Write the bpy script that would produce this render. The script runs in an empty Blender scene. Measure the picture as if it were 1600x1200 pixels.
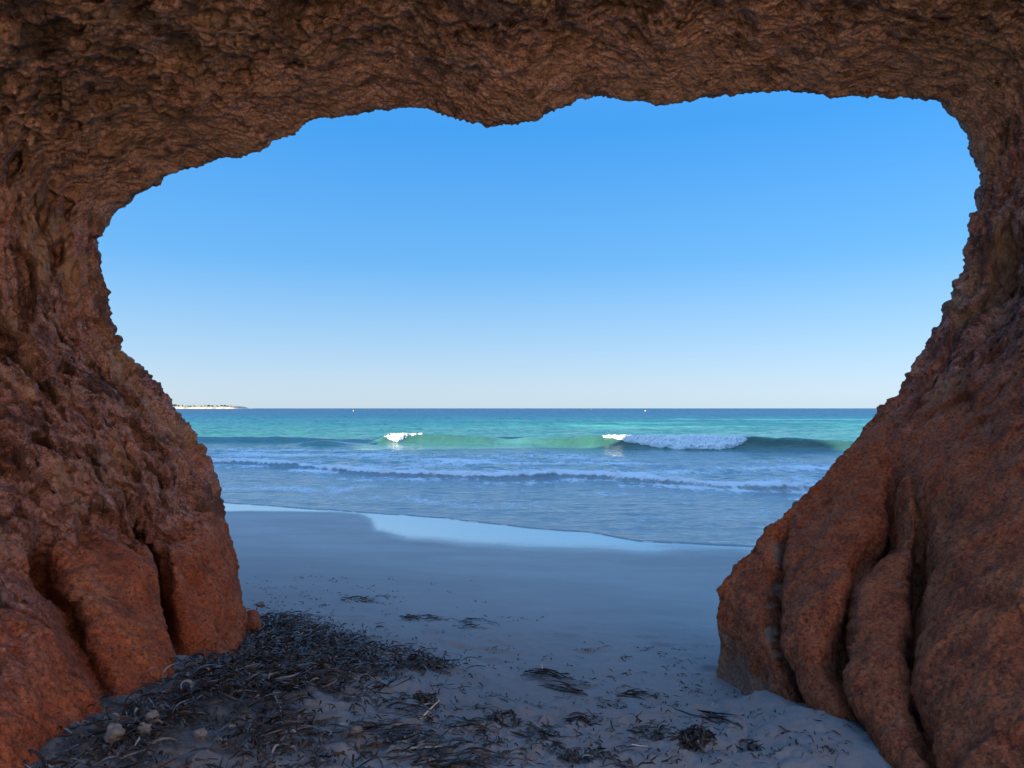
import bpy, math, random
import numpy as np
from mathutils import Vector

random.seed(7)
RNG = np.random.default_rng(11)
S = bpy.context.scene
R = math.radians

# ------------------------------------------------------------------ camera, sky, sun, exposure
CAM_Z = 1.9
FOC = 1155.0                      # focal length in pixels of the 1600 px wide photograph
HORIZON = 638.0
cam_data = bpy.data.cameras.new("camera")
cam_data.sensor_width = 36.0
cam_data.lens = 36.0 * FOC / 1600.0
cam_data.clip_start = 0.05
cam_data.clip_end = 80000.0
cam = bpy.data.objects.new("camera", cam_data)
S.collection.objects.link(cam)
PITCH = math.atan((HORIZON - 600.0) / FOC)
cam.location = (0, 0, CAM_Z)
cam.rotation_euler = (R(90) + PITCH, 0, 0)
S.camera = cam

SUN_EL, SUN_AZ = 20.0, 74.0       # light travels towards +Y, turned SUN_AZ degrees to +X
sun_data = bpy.data.lights.new("sun", 'SUN')
sun_data.energy = 4.6
sun_data.angle = R(0.5)
sun_data.color = (1.0, 0.83, 0.62)
sun = bpy.data.objects.new("sun", sun_data)
S.collection.objects.link(sun)
ldir = Vector((math.sin(R(SUN_AZ)) * math.cos(R(SUN_EL)), math.cos(R(SUN_AZ)) * math.cos(R(SUN_EL)), -math.sin(R(SUN_EL))))
sun.rotation_euler = ldir.to_track_quat('-Z', 'Y').to_euler()

W = bpy.data.worlds.new("World")
S.world = W
W.use_nodes = True
wt = W.node_tree
for n in list(wt.nodes):
    wt.nodes.remove(n)
wo = wt.nodes.new('ShaderNodeOutputWorld')
bg = wt.nodes.new('ShaderNodeBackground')
sky = wt.nodes.new('ShaderNodeTexSky')
sky.sky_type = 'NISHITA'
sky.sun_disc = False
sky.sun_elevation = R(SUN_EL)
sky.sun_rotation = R(180.0 + SUN_AZ)
sky.altitude = 0
sky.air_density = 1.0
sky.dust_density = 0.4
sky.ozone_density = 2.0
SKY_STRENGTH = 0.12
bg.inputs['Strength'].default_value = SKY_STRENGTH
# a clear evening sky: deeper azure than the model's, pale only in a band above the horizon; overhead, out of view, raised to light the rock
tc = wt.nodes.new('ShaderNodeTexCoord')
sep = wt.nodes.new('ShaderNodeSeparateXYZ')
ramp = wt.nodes.new('ShaderNodeValToRGB')
SKY_TINT = [(0.0, (.42, .57, .96)), (.03, (.385, .49, .80)), (.087, (.35, .455, .66)), (.19, (.283, .505, .675)), (.355, (.19, .60, .89)), (.50, (.32, .75, 1.0)), (.68, (.95, 1.10, 1.20)), (.85, (1.6, 1.7, 1.75))]
while len(ramp.color_ramp.elements) < len(SKY_TINT):
    ramp.color_ramp.elements.new(.5)
for e, (p, c) in zip(ramp.color_ramp.elements, SKY_TINT):
    e.position = p
    k = .268 if p < .45 else (.36 if p < .6 else .5)
    e.color = (c[0] * k, c[1] * k, c[2] * k, 1)
mul = wt.nodes.new('ShaderNodeVectorMath'); mul.operation = 'MULTIPLY'
mul2 = wt.nodes.new('ShaderNodeVectorMath'); mul2.operation = 'SCALE'
mul2.inputs['Scale'].default_value = 2.0
wt.links.new(tc.outputs['Generated'], sep.inputs[0])
wt.links.new(sep.outputs['Z'], ramp.inputs[0])
wt.links.new(sky.outputs[0], mul.inputs[0])
wt.links.new(ramp.outputs[0], mul.inputs[1])
wt.links.new(mul.outputs[0], mul2.inputs[0])
ev = wt.nodes.new('ShaderNodeValToRGB')
EVEN = [(0.0, (.60, .74, .85)), (.03, (.58, .73, .86)), (.087, (.42, .67, .91)), (.19, (.165, .49, .95)), (.355, (.065, .36, .90)), (.55, (.05, .28, .75))]
while len(ev.color_ramp.elements) < len(EVEN):
    ev.color_ramp.elements.new(.5)
for e, (p, c) in zip(ev.color_ramp.elements, EVEN):
    e.position = p
    e.color = (c[0], c[1], c[2], 1)
evs = wt.nodes.new('ShaderNodeVectorMath'); evs.operation = 'SCALE'
evs.inputs['Scale'].default_value = 1 / (2 ** 2.3 * SKY_STRENGTH)
fr = wt.nodes.new('ShaderNodeMapRange')
fr.inputs['From Min'].default_value = .36; fr.inputs['From Max'].default_value = .60
fr.inputs['To Min'].default_value = .7; fr.inputs['To Max'].default_value = 0.0
mx = wt.nodes.new('ShaderNodeMix'); mx.data_type = 'VECTOR'
wt.links.new(sep.outputs['Z'], ev.inputs[0]); wt.links.new(ev.outputs[0], evs.inputs[0])
wt.links.new(sep.outputs['Z'], fr.inputs['Value']); wt.links.new(fr.outputs[0], mx.inputs[0])
wt.links.new(mul2.outputs[0], mx.inputs[4]); wt.links.new(evs.outputs[0], mx.inputs[5])
wt.links.new(mx.outputs[1], bg.inputs['Color'])
wt.links.new(bg.outputs[0], wo.inputs['Surface'])

S.view_settings.view_transform = 'Standard'
S.view_settings.look = 'None'
S.view_settings.exposure = 2.3
S.view_settings.gamma = 1.0
S.render.engine = 'CYCLES'
S.cycles.max_bounces = 8
S.cycles.diffuse_bounces = 5
S.cycles.use_denoising = True

# ------------------------------------------------------------------ numeric helpers
_perm = np.random.default_rng(3).permutation(256).astype(np.int32)
_perm = np.concatenate([_perm, _perm, _perm])
_g = np.random.default_rng(5).normal(size=(256, 3))
_g = (_g / np.linalg.norm(_g, axis=1, keepdims=True)).astype(np.float32)


def perlin(x, y, z=0.0):
    x = np.asarray(x, np.float32); y = np.asarray(y, np.float32)
    x, y, z = np.broadcast_arrays(x, y, np.asarray(z, np.float32))
    xi = np.floor(x); yi = np.floor(y); zi = np.floor(z)
    fx = x - xi; fy = y - yi; fz = z - zi
    xi = xi.astype(np.int64) & 255; yi = yi.astype(np.int64) & 255; zi = zi.astype(np.int64) & 255
    u = fx * fx * fx * (fx * (fx * 6 - 15) + 10)
    v = fy * fy * fy * (fy * (fy * 6 - 15) + 10)
    w = fz * fz * fz * (fz * (fz * 6 - 15) + 10)
    out = 0
    for dx in (0, 1):
        wx = u if dx else 1 - u
        px = _perm[xi + dx]
        for dy in (0, 1):
            wy = v if dy else 1 - v
            py = _perm[px + yi + dy]
            for dz in (0, 1):
                wz = w if dz else 1 - w
                g = _g[_perm[py + zi + dz] & 255]
                out = out + wx * wy * wz * (g[..., 0] * (fx - dx) + g[..., 1] * (fy - dy) + g[..., 2] * (fz - dz))
    return out * 1.6


def fbm(x, y, z, octaves, lac=2.03, gain=0.5):
    a, s, t = 1.0, 0.0, 0.0
    for k in range(octaves):
        s = s + a * perlin(x + 17.3 * k, y + 5.1 * k, z + 9.7 * k)
        t += a
        x = x * lac; y = y * lac; z = z * lac
        a *= gain
    return s / t


def sstep(a, b, x):
    t = np.clip((x - a) / (b - a), 0, 1)
    return t * t * (3 - 2 * t)


def ip(x, pts):
    p = np.array(pts, float)
    return np.interp(x, p[:, 0], p[:, 1])


def at_depth(px, py, y):
    """the world point seen at a pixel of the photograph, y metres out to sea (camera pitch is folded into HORIZON)"""
    c, s = math.cos(PITCH), math.sin(PITCH)
    a, b = (px - 800.0) / FOC, (600.0 - py) / FOC
    dy, dz = c - b * s, s + b * c
    return (a / dy * y, y, CAM_Z + dz / dy * y)


# ------------------------------------------------------------------ mesh and material helpers
def mesh_from(name, V, F, mat=None, parent=None, smooth=True, loc=None, normals=None, attrs=None):
    V = np.asarray(V, np.float32)
    F = np.asarray(F, np.int32)
    off = np.array(loc if loc is not None else (0, 0, 0), np.float32)
    me = bpy.data.meshes.new(name)
    me.vertices.add(len(V))
    me.vertices.foreach_set("co", (V - off).ravel())
    n, k = F.shape
    me.loops.add(n * k)
    me.loops.foreach_set("vertex_index", F.ravel())
    me.polygons.add(n)
    me.polygons.foreach_set("loop_start", np.arange(0, n * k, k, dtype=np.int32))
    me.update(calc_edges=True)
    me.polygons.foreach_set("use_smooth", np.full(n, smooth))
    for nm, arr in (attrs or {}).items():
        arr = np.asarray(arr, np.float32)
        if arr.ndim == 1:
            at = me.attributes.new(nm, 'FLOAT', 'POINT')
            at.data.foreach_set("value", arr)
        else:
            at = me.attributes.new(nm, 'FLOAT_COLOR', 'POINT')
            if arr.shape[1] == 3:
                arr = np.concatenate([arr, np.ones((len(arr), 1), np.float32)], 1)
            at.data.foreach_set("color", arr.ravel())
    if normals is not None:
        me.normals_split_custom_set_from_vertices(np.asarray(normals, np.float32).tolist())
    ob = bpy.data.objects.new(name, me)
    if mat:
        me.materials.append(mat)
    S.collection.objects.link(ob)
    if parent is not None:
        ob.parent = parent
        po = parent.location if parent.parent is None else Vector((0, 0, 0))
        if loc is None:
            ob.location = -Vector(po) if parent.parent is None else (0, 0, 0)
    elif loc is not None:
        ob.location = loc
    return ob


def grid_faces(nu, nv, close_v=False):
    i = np.arange(nu - 1)[:, None]
    j = np.arange(nv if close_v else nv - 1)[None, :]
    j2 = (j + 1) % nv
    a = i * nv + j; b = (i + 1) * nv + j; c = (i + 1) * nv + j2; d = i * nv + j2
    return np.stack([a, b, c, d], -1).reshape(-1, 4)


def tag(o, label=None, cat=None, group=None, kind=None):
    if label: o["label"] = label
    if cat: o["category"] = cat
    if group: o["group"] = group
    if kind: o["kind"] = kind
    return o


def empty(name, loc):
    o = bpy.data.objects.new(name, None)
    o.location = loc
    o.empty_display_size = 0.2
    S.collection.objects.link(o)
    return o


class Mat:
    def __init__(self, name, rough=0.8, ior=1.45, spec=0.5):
        self.m = bpy.data.materials.new(name)
        self.m.use_nodes = True
        self.t = self.m.node_tree
        self.b = self.t.nodes['Principled BSDF']
        self.b.inputs['Roughness'].default_value = rough
        self.b.inputs['IOR'].default_value = ior
        self.b.inputs['Specular IOR Level'].default_value = spec
        self.geo = self.t.nodes.new('ShaderNodeNewGeometry')

    def n(self, kind, **kw):
        nd = self.t.nodes.new(kind)
        for k, v in kw.items():
            setattr(nd, k, v)
        return nd

    def set(self, sock, v):
        if isinstance(v, bpy.types.NodeSocket):
            self.t.links.new(v, sock)
        else:
            if isinstance(v, tuple) and len(v) == 3 and sock.type == 'RGBA':
                v = (*v, 1)
            sock.default_value = v

    def pos(self, scale=(1, 1, 1), rot=(0, 0, 0)):
        mp = self.n('ShaderNodeMapping')
        self.t.links.new(self.geo.outputs['Position'], mp.inputs['Vector'])
        mp.inputs['Scale'].default_value = scale
        mp.inputs['Rotation'].default_value = rot
        return mp.outputs[0]

    def noise(self, scale, detail=4, rough=0.55, vec=None, dist=0.0):
        nd = self.n('ShaderNodeTexNoise')
        nd.inputs['Scale'].default_value = scale
        nd.inputs['Detail'].default_value = detail
        nd.inputs['Roughness'].default_value = rough
        nd.inputs['Distortion'].default_value = dist
        self.t.links.new(vec if vec is not None else self.geo.outputs['Position'], nd.inputs['Vector'])
        return nd.outputs['Fac']

    def voronoi(self, scale, vec=None, feature='F1'):
        nd = self.n('ShaderNodeTexVoronoi', feature=feature)
        nd.inputs['Scale'].default_value = scale
        self.t.links.new(vec if vec is not None else self.geo.outputs['Position'], nd.inputs['Vector'])
        return nd.outputs['Distance']

    def ramp(self, fac, stops):
        r = self.n('ShaderNodeValToRGB')
        cr = r.color_ramp
        while len(cr.elements) < len(stops):
            cr.elements.new(0.5)
        for e, (p, c) in zip(cr.elements, stops):
            e.position = p
            e.color = (c, c, c, 1) if not isinstance(c, tuple) else (*c, 1)
        self.t.links.new(fac, r.inputs[0])
        return r.outputs[0]

    def mix(self, fac, a, b, blend='MIX'):
        m = self.n('ShaderNodeMix', data_type='RGBA', blend_type=blend)
        self.set(m.inputs[0], fac); self.set(m.inputs[6], a); self.set(m.inputs[7], b)
        return m.outputs[2]

    def math(self, op, a, b=0.0, clamp=False):
        m = self.n('ShaderNodeMath', operation=op)
        m.use_clamp = clamp
        self.set(m.inputs[0], a); self.set(m.inputs[1], b)
        return m.outputs[0]

    def attr(self, name):
        a = self.n('ShaderNodeAttribute', attribute_name=name)
        return a

    def bump(self, height, strength, dist, prev=None):
        b = self.n('ShaderNodeBump')
        b.inputs['Strength'].default_value = strength
        b.inputs['Distance'].default_value = dist
        self.t.links.new(height, b.inputs['Height'])
        if prev is not None:
            self.t.links.new(prev, b.inputs['Normal'])
        return b.outputs[0]

    def out(self, color=None, normal=None, rough=None):
        if color is not None: self.set(self.b.inputs['Base Color'], color)
        if normal is not None: self.set(self.b.inputs['Normal'], normal)
        if rough is not None: self.set(self.b.inputs['Roughness'], rough)
        return self.m


# ------------------------------------------------------------------ beach profile
SHORE = [(-60, 26), (-14, 17.5), (-6, 15.0), (-3.1, 13.7), (-1.1, 12.8), (.3, 11.75), (1.27, 11.3), (1.83, 10.6), (2.7, 10.35), (3.3, 10.2), (8, 9.3), (14, 8.6), (60, 8)]
_sx = np.linspace(-60, 60, 2401)
_sy = np.interp(_sx, *np.array(SHORE).T)
_k = np.exp(-np.linspace(-2, 2, 13) ** 2); _k /= _k.sum()
_sy = np.convolve(np.pad(_sy, 6, mode='edge'), _k, mode='valid') + 0.05 * perlin(_sx * 1.7, 0.5) + 0.03 * perlin(_sx * 4.1, 3.5)


def shore(x):
    return np.interp(x, _sx, _sy)


STEP = [(-3, 3.95), (-1.2, 3.9), (-.63, 3.75), (-.3, 3.65), (0, 3.52), (.3, 3.5), (.6, 3.52), (.85, 3.6), (1.12, 3.72), (1.25, 3.9), (1.6, 4.1), (3, 4.4)]


def sand_h(x, y, detail=True):
    x = np.asarray(x, float); y = np.asarray(y, float)
    D = shore(x) - y
    h = np.where(D > 0, 0.0060 * np.clip(D, 0, 12) ** 2, np.maximum(-0.035 * -D, -3.5))
    h = np.where(D > 12, 0.0060 * 144 + 0.004 * np.clip(D - 12, 0, 60), h)
    st = ip(x, STEP) + 0.05 * perlin(x * 3.1, 7.7) + 0.025 * perlin(x * 9, 1.7)
    h = h + 0.105 * sstep(0.05, -0.05, y - st)
    # heap of sand under the seagrass
    h = h + 0.05 * np.exp(-((x + 1.35) / .65) ** 2 - ((y - 3.0) / .9) ** 2)
    h = h + 0.07 * np.exp(-((x - 1.35) / .5) ** 2 - ((y - 3.1) / .55) ** 2)
    if detail:
        near = sstep(9.5, 4.0, y)
        h = h + near * (0.022 * perlin(x * 1.3, y * 1.3, 3.3) + 0.010 * perlin(x * 4, y * 4, 1.2))
        rough = sstep(4.1, 3.5, y)
        h = h + rough * (0.016 * perlin(x * 8, y * 8, 8.1) + 0.011 * perlin(x * 19, y * 19, 2.2) + 0.005 * perlin(x * 45, y * 45, 3.2)
                         - 0.075 * np.clip(perlin(x * 4.5, y * 4.5, 5.2) - .2, 0, 1))
        mid = sstep(6.5, 5.0, y)
        h = h - mid * 0.060 * np.clip(perlin(x * 5, y * 7, 6.6) - .28, 0, 1) + mid * (.006 * perlin(x * 12, y * 12, 1.6) + .004 * perlin(x * 28, y * 28, 4.6))
    return h


def ground_at(px, py):
    c, s = math.cos(PITCH), math.sin(PITCH)
    a, b = (px - 800.0) / FOC, (600.0 - py) / FOC
    dy, dz = c - b * s, s + b * c
    y = 3.0
    lo, hi = 1.0, 60.0
    for _ in range(50):
        y = .5 * (lo + hi)
        if CAM_Z + dz / dy * y > float(sand_h(a / dy * y, y)):
            lo = y
        else:
            hi = y
    return a / dy * y, y


# ------------------------------------------------------------------ the sand beach, one sheet
def stretch_k(n_in, kmax_in, n_out, kmax_out):
    inner = np.linspace(-kmax_in, kmax_in, n_in)
    outer = kmax_in * (kmax_out / kmax_in) ** np.linspace(0, 1, n_out + 1)[1:]
    return np.concatenate([-outer[::-1], inner, outer])


ys = np.concatenate([np.linspace(-90, -2, 30), np.linspace(-1.8, 1.9, 30), 2.0 + (np.linspace(0, 1, 620) ** 1.5) * 15, np.linspace(17.3, 90, 60)])
ks = stretch_k(620, .72, 24, 40)
Y, K = np.meshgrid(ys, ks, indexing='ij')
X = K * np.maximum(Y, 2.0)
X = np.clip(X, -160, 160)
Z = sand_h(X, Y)
V = np.stack([X, Y, Z], -1).reshape(-1, 3)
D = (shore(X) - Y)
# film of water the last wave left: its inland limit, as distance from the shoreline
film = ip(X, [(-30, 1.6), (-6.5, 1.25), (-5.2, .95), (-4.2, .45), (-3.3, .12), (-2.75, .10), (-2.45, .55), (-2.1, 1.7), (-1.5, 2.2), (-.6, 2.05), (.3, 1.55), (1.2, 1.3), (1.8, .65), (2.3, .28), (3, .1), (6, .1), (30, .3)])
film = film + 0.10 * perlin(X * 1.3, Y * 1.3, 4.0)
wsoft = np.interp(X, [-4, -2.6, -1.5, 0], [.16, .3, .5, .6])
wet = sstep(1, -1, (D - film) / wsoft + .25 * perlin(X * .8, Y * 3, 7.0))
damp = sstep(7.5, 3.0, D + .5 * perlin(X * .6, Y * 1.2, 2.0))
m = Mat("beach_sand", rough=.9)
wetn = m.attr("wet").outputs['Fac']
dampn = m.attr("damp").outputs['Fac']
grain = m.noise(420, 3, .7)
blot = m.noise(2.2, 6, .6)
speck = m.ramp(m.noise(95, 3, .65), [(.60, 0), (.72, 1)])
dry = m.mix(blot, (.165, .182, .198), (.235, .245, .252))
dry = m.mix(m.math('MULTIPLY', speck, .55), dry, (.12, .095, .075))
dampc = m.mix(blot, (.245, .248, .245), (.32, .318, .31))
band = m.noise(1.0, 5, .6, m.pos((.5, 1.9, 1)), .6)
dampc = m.mix(m.ramp(band, [(.38, .28), (.62, 0)]), dampc, (.11, .105, .10))
col = m.mix(dampn, dry, dampc)
col = m.mix(m.math('MULTIPLY', grain, .25), col, (.12, .10, .08))
bouncen = m.attr('loose').outputs['Fac']
col = m.mix(bouncen, col, m.mix(blot, (.50, .43, .34), (.60, .53, .43)))  # sand behind the camera made pale to bounce sun onto the rock
col = m.mix(wetn, col, (.30, .30, .29))  # wet film's diffuse colour kept pale, standing in for more sky reflection
rgh = m.math('SUBTRACT', m.math('SUBTRACT', .92, m.math('MULTIPLY', dampn, .42)), m.math('MULTIPLY', wetn, .44), clamp=True)
bp = m.bump(m.noise(60, 5, .7), .35, .012)
bp = m.bump(grain, .25, .003, bp)
# flatter where the film lies
mixn = m.n('ShaderNodeMix', data_type='VECTOR')
m.set(mixn.inputs[0], wetn); m.set(mixn.inputs[4], bp); m.set(mixn.inputs[5], m.geo.outputs['Normal'])
m.b.inputs['Coat IOR'].default_value = 1.8
m.set(m.b.inputs['Coat Weight'], wetn)
m.b.inputs['Coat Roughness'].default_value = .03
crumb = np.zeros_like(X)
for bx_, by_, rx_, ry_, ww_ in ((-1.30, 2.9, .42, .75, 1.0), (-1.25, 3.7, .28, .42, .6), (-1.0, 4.2, .38, .22, .35), (-1.6, 2.6, .5, .5, 1.0), (-.8, 2.75, .25, .35, .35)):
    crumb = np.maximum(crumb, ww_ * np.exp(-((X - bx_) / rx_) ** 4 - ((Y - by_) / ry_) ** 4))
crumb = np.clip(crumb * (1 + .9 * fbm(X * 7, Y * 7, 1.0, 3)) - .1, 0, 1)
crumbn = m.attr("crumbs").outputs['Fac']
col = m.mix(m.math('MULTIPLY', crumbn, m.ramp(m.noise(70, 4, .7), [(.35, 1), (.65, .5)])), col, (.014, .012, .012))
beach = mesh_from("beach", V, grid_faces(len(ys), len(ks)), m.out(col, mixn.outputs[1], rgh), attrs={"wet": wet.ravel(), "damp": damp.ravel(), "crumbs": crumb.ravel(), "loose": sstep(1.8, .6, Y).ravel()})
tag(beach, kind="structure")

# ------------------------------------------------------------------ the sea
BORE = [(-40, 30), (-16, 27), (-10.6, 25.5), (-8.7, 25.0), (-6.7, 23.6), (-4.4, 21.4), (-2.8, 20.6), (-.7, 20.0), (.5, 19.8), (1.2, 20.3), (2.3, 20.0), (3.3, 19.2), (4.4, 18.3), (5.0, 17.6), (5.9, 17.1), (6.7, 16.9), (10, 16.5), (40, 15)]
CREST = [(-60, 43), (-19, 41.5), (-12, 41), (-5, 40.5), (0, 38.6), (4, 36.2), (8, 34.6), (11, 34.2), (16, 33.4), (25, 31.5), (60, 28)]
CREST_H = [(-60, .2), (-22, .2), (-17, .25), (-12, .26), (-9.4, .12), (-7.6, .16), (-6.8, .46), (-4, .48), (-1.5, .36), (-.2, .22), (.8, .28), (2.4, .40), (4.2, .50), (8, .58), (11, .52), (14, .44), (18, .32), (26, .25), (60, .2)]
vs = np.concatenate([[0, .006, .015, .03, .05, .08, .12, .17], .22 + np.linspace(0, 1, 330) ** 1.15 * 20.5,
                     np.linspace(20.8, 38, 250), 38.2 * (400 / 38.2) ** np.linspace(0, 1, 230), 420 * (40000 / 420) ** np.linspace(0, 1, 60)])
ks = stretch_k(760, .80, 26, 6)
Vv, K = np.meshgrid(vs, ks, indexing='ij')
X = K * (11.0 + Vv)
Y = shore(np.clip(X, -60, 60)) + Vv
wob = .35 * perlin(X * .35, 2.2) + .12 * perlin(X * 1.4, 5.5)
yb = ip(X, BORE) + wob
yc = ip(X, CREST) + .5 * perlin(X * .15, 9.1) + .12 * perlin(X * .8, 3.1)
H = ip(X, CREST_H) * (1 + .15 * perlin(X * .6, 1.1))
db = Y - yb
dc = Y - yc
Z = 0.022 * (1 - np.exp(-Vv / .025)) - 0.006
far_fade = sstep(500, 120, Y)
# thin sheet of swash before the bore
sw = sstep(0, .8, Vv) * sstep(.3, -.5, db)
Z += sw * (0.016 * perlin(X * .9 + Y * .15, Y * 2.4, 1.0) + 0.008 * perlin(X * 2.2, Y * 5.5, 2.0) + .004 * perlin(X * 5, Y * 11, 3.0))
# the bore
bh = .15 * (1 + .35 * perlin(X * .7, 8.8))
bore = np.where(db < 0, np.exp(-(db / .16) ** 2), .30 + .70 * np.exp(-db / 1.8))
Z += bh * bore
Z += np.exp(-((db + .05) / .18) ** 2) * (.05 * perlin(X * 5, Y * 5, 2.0) + .03 * perlin(X * 11, Y * 11, 3.0))
tb = np.where(db < -.05, 0, 1) * sstep(16, 5, db)
Z += tb * (.035 * perlin(X * 3.5, Y * 3.5, 4.0) + .025 * perlin(X * 8, Y * 7, 6.0)) * np.exp(-np.clip(db, 0, 9) / 1.0)
Z += tb * (.035 * perlin(X * 1.2, Y * 1.8, 1.5) + .022 * perlin(X * 3, Y * 4, 6.5))
# the breaking wave
wave = np.where(dc < 0, np.exp(-(np.abs(dc) / .62) ** 2.0), np.exp(-(dc / 3.0) ** 1.3))
Z += H * wave - .06 * np.exp(-((dc + 1.9) / .9) ** 2) * (H > .3)
Z += np.exp(-((dc + .3) / 1.2) ** 2) * (.035 * perlin(X * 1.1 + Y * .5, Y * 2.2, 5.0) + .018 * perlin(X * 3, Y * 5, 7.0))
# small left wave in front
sm = np.exp(-((X + 9.5) / 1.3) ** 2)
Z += .22 * sm * np.exp(-np.where(Y < 37.2, ((Y - 37.2) / .5) ** 2, ((Y - 37.2) / 1.6) ** 2))
# chop beyond
ch = sstep(-.5, 6, dc) * far_fade
Z += ch * (.16 * perlin(X * .16 + 3, Y * .42, 1.0) + .09 * perlin(X * .5, Y * 1.1, 2.0) + .05 * perlin(X * 1.3, Y * 2.4, 3.0))
Z += sstep(1.0, 3.0, db) * sstep(1, -2, dc) * .02 * perlin(X * .8, Y * 2.2, 9.0)
# colour of the water: shallow and sandy near the beach, green over the bar, turquoise, then deep blue
ly = np.log(np.maximum(Y + 3 * perlin(X * .05, Y * .1, 3.0), 1.0))
stops = [(8, (.23, .27, .28)), (17, (.20, .26, .28)), (24, (.16, .24, .28)), (31, (.12, .27, .28)), (36, (.09, .28, .22)), (46, (.085, .36, .30)), (62, (.07, .38, .33)),
         (85, (.045, .34, .36)), (130, (.028, .27, .38)), (220, (.014, .17, .34)), (420, (.008, .125, .28)), (1500, (.006, .10, .26)), (40000, (.008, .095, .25))]
sl = np.log([s[0] for s in stops])
wc = np.stack([np.interp(ly, sl, [s[1][k] for s in stops]) for k in range(3)], -1)
patch = fbm(X * .045, np.log(np.maximum(Y, 5)) * 9.0, 0.5, 4)
greenish = sstep(0.05, .45, patch) * sstep(40, 55, Y) * sstep(170, 75, Y) * sstep(-15, 25, X)
wc = wc * np.interp(Y, [12, 25, 40, 60, 200], [.8, .66, .42, .31, .27])[..., None]
wc = wc * (1 + .35 * patch[..., None] * sstep(45, 70, Y)[..., None])
wc = wc * (1 - .5 * greenish[..., None]) + np.array([.10, .46, .27]) * .5 * greenish[..., None]
face = np.exp(-((dc + .45) / .75) ** 2) * sstep(.2, .42, H)
wc = wc * (1 - face[..., None]) + np.array([.018, .070, .052]) * face[..., None]
# foam: thick on the bore, torn to lace behind it
foam = sstep(-.15, -.02, db) * ((.50 + .5 * perlin(X * .45, 6.6) + .35 * perlin(X * 1.7, 2.6)) * np.exp(-np.clip(db, 0, 50) / .6) + (.40 + .25 * perlin(X * .25, Y * .5, 2.0)) * sstep(14.5, 8.0, db) * sstep(-4.0, -8.0, dc))
foam = foam + .16 * sw * sstep(3, 0, -db) + .30 * sw * (1 + .9 * perlin(X * .35, Y * .6, 5.0))
foam += .5 * np.exp(-(Vv / .05) ** 2) * (perlin(X * 6, 1.3) > .1)
V = np.stack([X, Y, Z], -1).reshape(-1, 3)
m = Mat("sea_water", rough=.10, ior=1.33)
wcol = m.attr("water_colour").outputs['Color']
fo = m.attr("foam").outputs['Fac']
dep = m.attr("offshore").outputs['Fac']
lace = m.noise(1.0, 7, .68, m.pos((1.5, .75, 1.5)), .8)
lace2 = m.noise(1.0, 5, .65, m.pos((7, 2.6, 7)), .5)
thr = m.math('SUBTRACT', 1.02, fo)
lc = m.math('ADD', m.math('MULTIPLY', lace, .65), m.math('MULTIPLY', lace2, .45))
fm = m.n('ShaderNodeMapRange'); fm.interpolation_type = 'SMOOTHSTEP'
m.set(fm.inputs['Value'], m.math('SUBTRACT', lc, m.math('MULTIPLY', thr, .85)))
fm.inputs['From Min'].default_value = -.04; fm.inputs['From Max'].default_value = .20
fm.inputs['To Min'].default_value = 0; fm.inputs['To Max'].default_value = .92
fmo = m.math('MULTIPLY', fm.outputs[0], m.math('MULTIPLY', fo, 3.0, clamp=True))
col = m.mix(fmo, wcol, (.56, .59, .62))
rgh = m.math('ADD', m.math('MULTIPLY', fmo, .5), m.math('ADD', .08, m.math('MULTIPLY', dep, .22)))
h1 = m.noise(1.0, 5, .65, m.pos((2.2, 4.2, 3)), .5)
h2 = m.noise(1.0, 3, .6, m.pos((.35, 1.2, 1)), .3)
bp = m.bump(h1, .8, .06)
b2 = m.n('ShaderNodeBump')
m.set(b2.inputs['Strength'], m.math('MULTIPLY', dep, 1.0))
b2.inputs['Distance'].default_value = .5
m.set(b2.inputs['Height'], h2); m.set(b2.inputs['Normal'], bp)
sea = mesh_from("sea", V, grid_faces(len(vs), len(ks)), m.out(col, b2.outputs[0], rgh),
                attrs={"water_colour": wc.reshape(-1, 3), "foam": np.clip(foam, 0, 1).ravel(), "offshore": sstep(30, 90, Y).ravel()})
tag(sea, kind="structure")

# white water of the breaking wave
foam_m = Mat("white_foam", rough=.75)
fn = foam_m.noise(7, 5, .7)
foam_mat = foam_m.out(foam_m.mix(fn, (.52, .55, .55), (.66, .66, .645)), foam_m.bump(foam_m.noise(16, 5, .75), .6, .05))


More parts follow.
